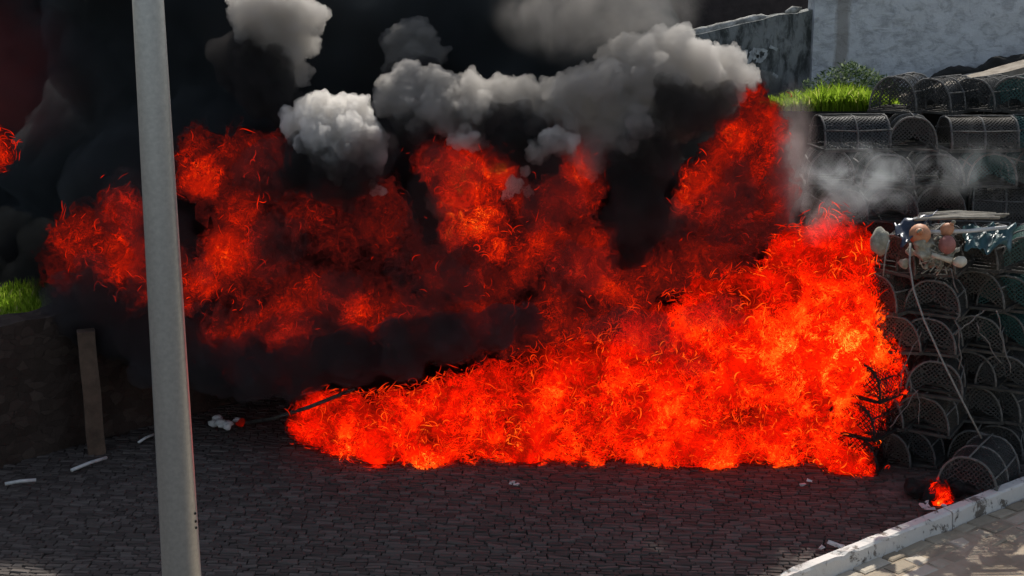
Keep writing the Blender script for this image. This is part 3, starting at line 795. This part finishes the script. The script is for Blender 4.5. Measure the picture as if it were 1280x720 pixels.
def threads(parent, srcs, n, lo, hi, rng, heatf, mat=None, rad=(.004, .0085), ln=(.05, .19)):
    V, F, T = [], [], []
    for _ in range(n):
        p, nr = rng.choice(srcs); h = heatf(p)
        if rng.random() > h * 1.3 - .4: continue
        a = Vector((0, 0, 1)); u = a.cross(nr); u = u.normalized() if u.length > .1 else Vector((1, 0, 0)); w = nr.cross(u).normalized()
        q = p + nr * rng.uniform(-.08, .15) + u * rng.uniform(-.05, .05); th = rng.gauss(1.57, .9); k = rng.gauss(0, 9)
        L = rng.uniform(*ln) * rng.uniform(.6, 1.2); m = 9; ds = L / m; r0 = rng.uniform(*rad); hot = lo + (hi - lo) * rng.random() ** 1.6 * min(1.2, h); b = len(V); lean = rng.gauss(0, .5)
        pts = [q.copy()]
        for i in range(m):
            th += k * ds; k += rng.gauss(0, 5); q = q + (u * math.cos(th) + w * math.sin(th) + nr * lean * .4) * ds; pts.append(q.copy())
        for i, c in enumerate(pts):
            tn = (pts[min(i+1, m)] - pts[max(i-1, 0)]).normalized(); x = tn.cross(nr); x = x.normalized() if x.length > .05 else u; y = x.cross(tn)
            f = i / m; r = r0 * (math.sin(math.pi * (f * .92 + .04)) ** .7) * (1 - .3 * f)
            for j in range(4):
                g = j * math.pi / 2; o = c + (x * math.cos(g) + y * math.sin(g) * .7) * r; o.z = max(o.z, .03); V.append(o); T.append(hot * (1 - .35 * abs(f - .4)))
        for i in range(m):
            for j in range(4): F.append((b+i*4+j, b+i*4+(j+1)%4, b+i*4+4+(j+1)%4, b+i*4+4+j))
    me = bpy.data.meshes.new('flame_threads'); me.from_pydata([tuple(v) for v in V], [], F)
    a = me.attributes.new('hotness', 'FLOAT', 'POINT'); a.data.foreach_set('value', T)
    me.polygons.foreach_set('use_smooth', [True] * len(me.polygons)); me.update()
    return tag(link('flame_threads', me, mat or M_thread, parent), kind='stuff')

def fire(name, mat, spheres, heats, voxel, skins, label, disp=((1.6, .18, 'n'), (4.5, .10, 'n'), (11, .05, 'n')), group=None, base_heat=.0, nthr=0, thot=(.08, .66), spread=.2, wind=Vector((-.12, -.25, .35))):
    core = hull([(c, (Vector(r) if not isinstance(r, (int, float)) else r)) for c, r in spheres], voxel, 2, disp)
    vs0 = [v.co.copy() for v in core.vertices]; ns = [v.normal.copy() for v in core.vertices]; fs0 = [tuple(p.vertices) for p in core.polygons]
    bpy.data.meshes.remove(core)
    V, F, Ht, Sk = [], [], [], []
    for si in range(skins):
        s = si / max(1, skins - 1); off = (1 - s) - .45 * s * (skins > 3); b = len(V)
        for p, n in zip(vs0, ns):
            k = 1 + .6 * noise.noise(p * 2.1 + Vector((0, 0, si * 7.3)))
            q = p + (n * spread + wind * .3 * max(0, n.z + .2)) * off * k
            q.z = max(q.z, .015 + .01 * si)
            V.append(q); Sk.append(s)
            h = base_heat
            for c, r, g in heats: h = max(h, g * max(0, 1 - ((q - c).length / r) ** 2) ** .8)
            Ht.append(h)
        F += [tuple(b + i for i in f) for f in fs0]
    me = bpy.data.meshes.new(name); me.from_pydata([tuple(v) for v in V], [], F)
    for nm, dat in (('hotness', Ht), ('skin', Sk)):
        a = me.attributes.new(nm, 'FLOAT', 'POINT'); a.data.foreach_set('value', dat)
    me.polygons.foreach_set('use_smooth', [True] * len(me.polygons)); me.update()
    o = tag(link(name, me, mat), label, 'fire', group)
    if nthr:
        def hf(p):
            h = 0
            for c, r, g in heats: h = max(h, g * max(0, 1 - ((p - c).length / r) ** 2) ** .8)
            return h + .35 * noise.noise(p * 1.4)
        threads(o, [(p, n) for p, n in zip(vs0, ns) if n.y < -.3 or n.z > .55], nthr, thot[0], thot[1], random.Random(len(vs0)), hf)
    return o

# main blaze: (px, py, Y, radius in photo pixels, heat)
main = [(405, 525, 15.5, 42), (450, 535, 15.3, 50), (500, 530, 15.2, 55), (560, 520, 15.2, 65), (620, 515, 15.15, 72), (690, 505, 15.1, 80), (760, 490, 15.05, 92),
        (830, 475, 15.0, 105), (900, 455, 14.95, 118), (960, 430, 14.95, 118), (1010, 400, 15.0, 100), (1030, 350, 15.1, 72), (1040, 480, 14.95, 75), (1040, 540, 14.9, 62),
        (960, 530, 14.9, 72), (880, 535, 14.9, 62), (800, 535, 14.95, 58), (720, 540, 15., 52), (640, 545, 15.05, 45), (560, 552, 15.1, 36), (480, 555, 15.15, 32), (425, 552, 15.3, 26),
        (1035, 420, 14.9, 48), (1035, 350, 14.95, 44), (1058, 300, 15., 28), (1035, 295, 15.1, 34), (985, 318, 15.15, 38), (1058, 575, 14.7, 26), (1064, 330, 14.85, 20), (1062, 385, 14.75, 18), (1058, 450, 14.75, 18), (1070, 520, 14.75, 20), (1078, 580, 14.65, 14)]
sp, ht = [], []
for px, py, Y, r in main:
    c = at(px, py, Y); m = mpp(Y); r *= .9; sp.append((c, (r * m, max(.22, r * m * .45), r * m)))
    ht.append((c + Vector((0, -.2, 0)), r * m * 1.6, 1.0))
ht.append((at(1030, 440, 14.7), 1.7, 1.13)); 
for px, py, r, g in ((430, 560, .45, 1.0), (470, 572, .45, 1.15), (520, 578, .4, 1.25), (590, 574, .4, 1.0), (660, 572, .45, 1.0), (740, 575, .45, 1.0), (820, 580, .45, 1.0), (900, 585, .45, 1.05), (980, 590, .5, 1.1), (1050, 585, .5, 1.25),
        (1065, 520, .5, 1.2), (1070, 450, .5, 1.15), (1075, 385, .5, 1.2), (1070, 320, .45, 1.1), (1000, 430, .7, 1.1), (700, 480, .5, 1.1), (720, 470, .35, 1.1), (960, 350, .4, 1.0), (500, 510, .4, 1.05), (390, 500, .3, .95)):
    ht.append((at(px, py, 14.75), r, g))
fire('blaze', M_fire, sp, ht, .05, 6, 'largest bright red and orange fire, spreading along the road against the creels', base_heat=.35, nthr=9000, spread=.26)

def bursts(name, mat, lst, label, skins=4, disp=((2.2, .2, 'n'), (6, .1, 'n'), (13, .05, 'n')), base=.3, extra=(), nthr=260):
    sp, ht = [], []
    for px, py, Y, r, g in lst:
        c = at(px, py, Y); m = mpp(Y); sp.append((c, (r * m, r * m * .55, r * m))); ht.append((c + Vector((0, -.15, 0)), r * m * 1.45, g))
    for px, py, Y, r in extra:
        c = at(px, py, Y); m = mpp(Y); sp.append((c, (r * m, r * m * .5, r * m)))
    return fire(name, mat, sp, ht, .05, skins, label, disp, 'flames in the smoke', base, nthr=nthr, thot=(.0, .42))
YF = 15.75
bursts('flame', M_flame, [(110, 300, YF, 50, .75), (155, 265, YF, 38, .85), (150, 315, YF, 50, .92), (175, 345, YF, 45, .7), (90, 335, YF, 42, .55), (210, 330, YF, 40, .7)],
       'ragged dark orange flame farthest left, behind the metal pole', extra=[(140, 380, YF, 45), (75, 320, YF, 30)])
bursts('flame', M_flame, [(255, 215, YF, 40, .95), (245, 180, YF, 30, .6), (300, 195, YF, 40, .72), (345, 185, YF, 30, .6), (300, 265, YF, 38, .85), (290, 310, YF, 42, .98), (320, 285, YF, 35, .75), (250, 350, YF, 38, .85), (235, 375, YF, 30, .7)],
       'tall forked flame between the metal pole and the round white puff', extra=[(340, 240, YF, 40)])
bursts('flame', M_flame, [(305, 372, YF, 45, .62), (330, 390, YF, 40, .66), (590, 330, YF, 50, .55), (650, 250, YF, 40, .6), (380, 375, YF, 50, .8), (370, 420, YF, 45, .85), (345, 340, YF, 45, .6), (400, 270, YF, 60, .5), (280, 415, YF, 45, .75), (230, 430, YF, 40, .6), (300, 450, YF, 40, .5), (340, 455, YF, 35, .6), (440, 250, YF, 50, .5)],
       'dim red flame column low in the dark smoke right of the pole', extra=[(420, 330, YF, 60), (430, 400, YF, 50), (340, 290, YF, 50)])
bursts('flame', M_flame, [(490, 390, YF, 50, .85), (450, 390, YF, 40, .8), (520, 410, YF, 38, .8), (470, 250, YF, 40, .6), (495, 290, YF, 40, .65), (540, 340, YF, 45, .6), (600, 370, YF, 50, .55)],
       'round dull red flame in the middle of the dark smoke', extra=[(560, 420, YF, 40), (500, 330, YF, 50)])
bursts('flame', M_flame, [(545, 200, 15.9, 32, 1.0), (575, 205, 15.8, 38, 1.1), (605, 205, 15.8, 32, .95), (580, 245, 15.8, 38, 1.18), (600, 270, 15.8, 40, 1.1), (570, 290, 15.8, 28, 1.05), (625, 215, 15.8, 25, 1.1), (620, 300, 15.8, 35, .85)],
       'brightest orange flame of the upper ones, rising under white crumbly smoke', base=.25)
bursts('flame', M_flame, [(640, 420, YF, 40, .75), (720, 410, YF, 45, .8), (760, 395, YF, 40, .75), (690, 300, YF, 48, .85), (730, 320, YF, 45, .92), (755, 350, YF, 35, .85), (660, 320, YF, 40, .75), (640, 370, YF, 45, .65), (700, 250, YF, 42, .8), (725, 205, YF, 30, 1.05), (735, 235, YF, 30, .8), (690, 370, YF, 45, .7), (620, 400, YF, 45, .75), (690, 400, YF, 45, .85)],
       'arched red flame left of the black smoke column', extra=[(560, 430, YF, 40), (760, 390, YF, 40)])
bursts('flame', M_flame, [(a, b, 15.7, r, g) for a, b, r, g in ((915, 168, 28, 1.1), (900, 192, 30, .95), (870, 225, 30, 1.1), (858, 245, 26, 1.0), (895, 240, 35, .8), (880, 262, 30, .85), (950, 150, 32, .8), (955, 200, 40, .78), (940, 125, 25, .75), (968, 250, 38, .7), (930, 285, 55, .68), (870, 320, 55, .7), (830, 340, 45, .7), (965, 180, 28, .85), (790, 370, 45, .7), (905, 335, 45, .7), (960, 290, 45, .7))],
       'twin orange flame high against the old wall at the right', extra=[(900, 320, 15.8, 60), (820, 300, 15.8, 45)])
bursts('flame', M_flame, [(-12, 190, 16.6, 30, .95), (5, 195, 16.6, 15, .9)], 'small flame cut by the left edge of the view', skins=3)
bursts('flame', M_fire, [(1174, 614, 13.7, 15, 1.3), (1165, 604, 13.7, 11, 1.2), (1183, 618, 13.65, 10, 1.3), (1170, 626, 13.65, 10, 1.2)], 'small flame at the kerb, on its own in front of the creels', nthr=0, skins=4, disp=((9, .05, 'n'),))
bursts('flame', M_fire, [(300, 530, 16.0, 7, 1.0), (303, 524, 16., 5, .9)], 'tiny flame beside the pale litter at the left end of the iron bar', nthr=0, skins=3, disp=((14, .03, 'n'),))

# ================================================================== SMOKE
SM_BLACK = smoke_mat('black smoke', (.10, .112, .118), 3.4)
SM_VEIL = smoke_mat('black smoke veil', (.07, .06, .06), 1.1)
SM_GREY = smoke_mat('grey smoke', (.66, .635, .605), 7., .35)
SM_SOOT_SHADE = smoke_mat('sooty smoke with painted shade', (.075, .07, .07), 5.)  # dark colour deepens the shaded undersides of the puffs
SM_DIM = smoke_mat('dim grey smoke', (.36, .345, .32), 5.)
SM_PALE = smoke_mat('pale smoke', (.93, .905, .87), 12., .3)
def px_s(lst): return [(at(px, py, Y), r * mpp(Y)) for px, py, Y, r in lst]
# the black mass
rb = random.Random(31)
L = []
for px, py, Y, r in [(-60, 60, 21.5, 190), (60, 40, 22.4, 170), (185, 90, 18.2, 95), (200, 60, 17.8, 150), (30, 200, 21.2, 160), (190, 230, 17.3, 110), (-40, 270, 21.5, 130), (128, 318, 17.4, 58), (180, 350, 17.2, 85),
    (320, 40, 17.8, 130), (430, 60, 17.8, 140), (560, 40, 17.8, 140), (680, 50, 17.8, 130), (755, 60, 17.7, 85), (300, 200, 17.2, 120), (420, 240, 17.2, 130), (540, 240, 17.2, 130), (660, 240, 17.1, 130), (760, 240, 17., 120),
    (835, 215, 16.9, 90), (890, 240, 16.8, 80), (920, 290, 16.7, 80), (850, 320, 16.8, 95), (740, 340, 16.8, 95), (620, 370, 16.9, 95), (500, 390, 16.9, 100), (380, 400, 16.9, 95), (280, 400, 17., 85), (230, 420, 17., 65), (300, 450, 16.9, 48), (370, 460, 16.8, 45), (450, 440, 16.7, 55), (120, 380, 17.2, 60),
    (640, 130, 17.3, 90), (730, 130, 17.2, 90), (795, 125, 17., 60), (110, 375, 16.2, 52), (165, 395, 16.3, 50), (210, 420, 16.6, 50), (470, 455, 16.6, 55), (560, 450, 16.5, 65), (650, 440, 16.4, 75), (740, 420, 16.4, 85), (520, 500, 17, 50), (620, 500, 17, 60), (-70, 330, 21., 95), (20, 330, 20.3, 80), (70, 345, 19.5, 55), (-180, 340, 21.5, 110), (130, -70, 17.4, 95), *[(x, y, 19.6, 135) for x in range(150, 900, 124) for y in (215, 330, 440)], (-190, 150, 22, 200), (-200, 300, 22, 130), (-160, -40, 21.5, 190), (150, -120, 18.8, 140), (350, -70, 18.8, 75), (580, -70, 18.8, 75)]:
    m = mpp(Y); L.append((at(px, py, Y), (r * m, min(r * m, 1.0), r * m)))
me = hull(L, .12, 2, ((.8, .25, 'n'), (2.2, .12, 'n'), (1.7, .15, 'v')))
tag(link('smoke', me, SM_BLACK), kind='stuff')
def puff(lst, mat, label, seed, vox=.022, n1=15, n2=10, disp=((7, .05, 'n'), (19, .03, 'n'), (13, .02, 'v')), **kw):
    me = hull(billow(px_s(lst), random.Random(seed), n1, n2, **kw), vox, 1, disp)
    return tag(link('smoke_puff', me, mat), label, 'smoke', 'smoke puffs over the fire')
puff([(335, 20, 16.2, 42), (362, 50, 16.1, 30), (375, 15, 16.1, 26), (360, 95, 16.2, 22), (325, 80, 16.3, 28)], SM_GREY, 'tall bulging grey smoke puff cut by the top edge, right of the pole', 1)
puff([(400, 160, 15.5, 36), (440, 165, 15.5, 36), (420, 185, 15.5, 40), (370, 155, 15.5, 18), (465, 200, 15.5, 16)], SM_PALE, 'round white-topped smoke puff nearest the pole, low over the red flames', 2)
puff([(515, 62, 16.6, 30), (535, 70, 16.6, 20), (500, 80, 16.6, 22)], SM_DIM, 'small dim grey smoke puff alone on black smoke', 3)
puff([(510, 125, 15.9, 36), (550, 130, 15.8, 36), (600, 130, 15.8, 34), (640, 125, 15.8, 28), (665, 145, 15.8, 26), (520, 155, 15.9, 26), (585, 145, 15.8, 34)], SM_GREY, 'long grey smoke bank across the middle top', 4)
puff([(720, 135, 15.7, 36), (760, 110, 15.7, 40), (810, 90, 15.7, 42), (860, 85, 15.7, 40), (905, 100, 15.8, 34), (780, 160, 15.6, 44), (740, 185, 15.6, 30), (840, 130, 15.7, 40), (890, 130, 15.8, 32) , (700, 120, 15.8, 24), (775, 75, 15.9, 26)], SM_GREY, 'largest grey smoke puff, billowing before the old wall', 5)
puff([(690, 178, 15.4, 16), (672, 190, 15.4, 13), (712, 180, 15.4, 12), (655, 214, 15.4, 6), (643, 232, 15.45, 10), (636, 243, 15.45, 7), (660, 238, 15.5, 7)], SM_PALE, 'small crumbly white smoke puff right of the brightest upper flame', 6, vox=.02)
puff([(585, 172, 15.5, 14), (600, 178, 15.5, 9), (568, 176, 15.5, 8)], SM_PALE, 'tiny white smoke puff on top of the brightest upper flame', 7, vox=.02)
puff([(474, 238, 15.6, 8), (466, 232, 15.6, 6)], SM_PALE, 'tiny white smoke wisp below the round puff', 8, vox=.02)
puff([(552, 262, 15.6, 15), (545, 245, 15.6, 10)], SM_DIM, 'small grey smoke curl left of the brightest upper flame', 9, vox=.02)
# sooty smoke added under the puffs; its dark colour also paints their shade
def soot_shade(lst, label, seed, mat=None):
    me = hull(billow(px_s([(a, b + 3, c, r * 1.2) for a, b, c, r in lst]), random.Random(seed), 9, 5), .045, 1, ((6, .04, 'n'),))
    return tag(link('smoke_puff', me, mat or SM_SOOT_SHADE), label, 'smoke', 'dark smoke under the puffs')
soot_shade([(415, 215, 15.35, 34), (385, 200, 15.4, 28), (445, 215, 15.4, 24), (400, 185, 15.3, 22)], 'sooty smoke with painted shade under the round white-topped puff', 41)
soot_shade([(330, 110, 16., 30), (360, 130, 16., 24), (300, 70, 16.1, 30), (345, 70, 15.95, 16)], 'sooty smoke with painted shade under the tall bulging puff', 42)
soot_shade([(530, 170, 15.7, 26), (500, 165, 15.75, 24), (630, 165, 15.6, 36), (670, 180, 15.7, 26), (590, 160, 15.65, 22), (620, 150, 15.55, 22)], 'sooty smoke with painted shade under the long grey bank', 43)
soot_shade([(850, 130, 15.45, 30), (885, 138, 15.45, 26), (905, 125, 15.5, 18), (812, 180, 15.45, 34), (798, 225, 15.45, 32), (780, 205, 15.45, 24), (802, 275, 15.5, 30), (840, 115, 15.4, 20), (785, 310, 15.5, 22)], 'black smoke column sagging under the largest grey puff', 44)
soot_shade([(530, 88, 16.4, 20), (505, 96, 16.4, 18)], 'sooty smoke with painted shade under the small dim puff', 45)
me = hull(px_s([(-12, 338, 17.2, 34), (36, 346, 16.9, 34), (-70, 335, 17.6, 42), (70, 318, 17.2, 48), (10, 305, 17.8, 48), (75, 352, 16.5, 40)]), .06, 2, ((2, .16, 'n'), (5, .08, 'n')))
tag(link('smoke_bank', me, smoke_mat('shade-darkened smoke', (.03, .032, .033), 2.2)), 'low black smoke bank drifting behind the grass at the left edge', 'smoke')  # colour darkened to stand for shade where the sun would light it
# the black wedge of smoke rolling between the low blaze and the flames above it
L = [(100, 385, 15.6, 42), (150, 410, 15.6, 42), (205, 435, 15.5, 46), (262, 458, 15.4, 38), (320, 464, 15.35, 42), (380, 456, 15.35, 42), (440, 446, 15.35, 42), (500, 438, 15.3, 42), (560, 424, 15.3, 38), (620, 412, 15.3, 32), (660, 398, 15.4, 18)]
SM_WEDGE = smoke_mat('low black smoke', (.12, .11, .115), 5.)
me = hull(billow(px_s(L), random.Random(61), 7, 4), .05, 1, ((3, .06, 'n'), (8, .04, 'n')))
tag(link('smoke_wedge', me, SM_WEDGE), 'black smoke wedge rolling between the low blaze and the flames above', 'smoke')
# and the torn veil over the upper flames
rv = random.Random(77); L = []
for i in range(70):
    px, py = rv.uniform(90, 960), rv.uniform(190, 440)
    if py > 520 - px * .2: continue
    Y = rv.uniform(15.1, 15.5); r = rv.uniform(16, 46); m = mpp(Y); L.append((at(px, py, Y), (r * m * rv.uniform(.8, 1.5), r * m * .6, r * m)))
for px, py, r in ((830, 430, 34), (800, 405, 36), (760, 415, 30), (880, 395, 30), (905, 375, 22), (870, 455, 20), (920, 400, 18)):
    m = mpp(14.3); L.append((at(px, py, 14.25), (r * m * 1.3, r * m * .5, r * m * .8)))
me = hull(L, .05, 2, ((2.5, .08, 'n'), (7, .05, 'n')))
tag(link('smoke_veil', me, smoke_mat('torn black smoke', (.11, .085, .085), 1.9)), 'torn veil of black smoke hanging in front of the upper flames', 'smoke')
# thin drifting smoke
def wisp(name, lst, mat, label):
    me = hull([(at(px, py, Y), (rx * mpp(Y), ry * mpp(Y) * .8, ry * mpp(Y))) for px, py, Y, rx, ry in lst], .06, 3)
    return tag(link(name, me, mat), label, 'smoke', 'thin drifting smoke')
W1 = wisp_mat('thin smoke', (.74, .78, .79), 2.3, 3.2, .40, (1, 1, 1.2))
W4 = wisp_mat('faint smoke', (.74, .78, .79), 1.1, 3.6, .42, (1, 1, .8))
W3 = wisp_mat('fire edge smoke', (.6, .5, .48), 1.1, 4., .34, (1, 1, .8))
W2 = wisp_mat('brown thin smoke', (.42, .4, .38), 4.5, 2., .36, (1, 1, 1.))
wisp('drifting_smoke', [(1070, 228, 15.75, 115, 62)], W1, 'thin pale smoke drifting across the rear creels')
wisp('drifting_smoke', [(5, 85, 17.2, 150, 130)], wisp_mat('glow-tinted smoke', (.3, .07, .07), .5, 2.2, .3), 'fire glow painted as glow-tinted smoke in the top left corner')  # red fire glow put into the smoke's own colour
wisp('drifting_smoke', [(1205, 215, 15.5, 110, 50)], W4, 'faint smoke rising from the side-on creel at the right')
wisp('drifting_smoke', [(1120, 632, 13.8, 70, 36)], W1, 'low smoke curling over the cobbles by the small kerb flame')
wisp('drifting_smoke', [(745, 5, 16.2, 150, 90)], W2, 'brownish grey smoke streaming up before the dark building')
wisp('drifting_smoke', [(988, 205, 15.4, 36, 120)], W3, 'pale smoke edging the right side of the fire')
wisp('drifting_smoke', [(1030, 275, 14.8, 55, 50)], W3, 'pale smoke veiling the top right of the bright fire')
# ================================================================== LIGHT
W = bpy.data.worlds.new('World'); S.world = W; W.use_nodes = True
nt = W.node_tree; bg = nt.nodes['Background']; sky = nt.nodes.new('ShaderNodeTexSky')
ELEV, AZ = R(47), R(10)                      # the sun stands beyond the scene, a little to the right (azimuth from +Y towards +X)
sky.sky_type = 'NISHITA'; sky.sun_disc = False; sky.sun_elevation = ELEV; sky.sun_rotation = AZ
hs = nt.nodes.new('ShaderNodeHueSaturation'); hs.inputs['Saturation'].default_value = .68        # a milky, slightly hazy sky
nt.links.new(sky.outputs[0], hs.inputs['Color']); nt.links.new(hs.outputs[0], bg.inputs[0]); bg.inputs[1].default_value = .13
sd = bpy.data.lights.new('sun', 'SUN'); sd.energy = 5.0; sd.angle = R(.5); sd.color = (1, .95, .87)
sun = bpy.data.objects.new('sun', sd); COL.objects.link(sun)
d = Vector((math.sin(AZ) * math.cos(ELEV), math.cos(AZ) * math.cos(ELEV), math.sin(ELEV)))
sun.rotation_euler = d.to_track_quat('Z', 'Y').to_euler(); sun.location = d * 60
S.view_settings.view_transform = 'Standard'; S.view_settings.look = 'None'; S.view_settings.exposure = 0; S.view_settings.gamma = 1
c = S.cycles
c.max_bounces = 8; c.diffuse_bounces = 3; c.glossy_bounces = 2; c.transmission_bounces = 4; c.volume_bounces = 5; c.transparent_max_bounces = 40
c.volume_step_rate = 1.; c.volume_max_steps = 256; c.sample_clamp_indirect = 4; c.caustics_reflective = False; c.caustics_refractive = False
c.use_denoising = True
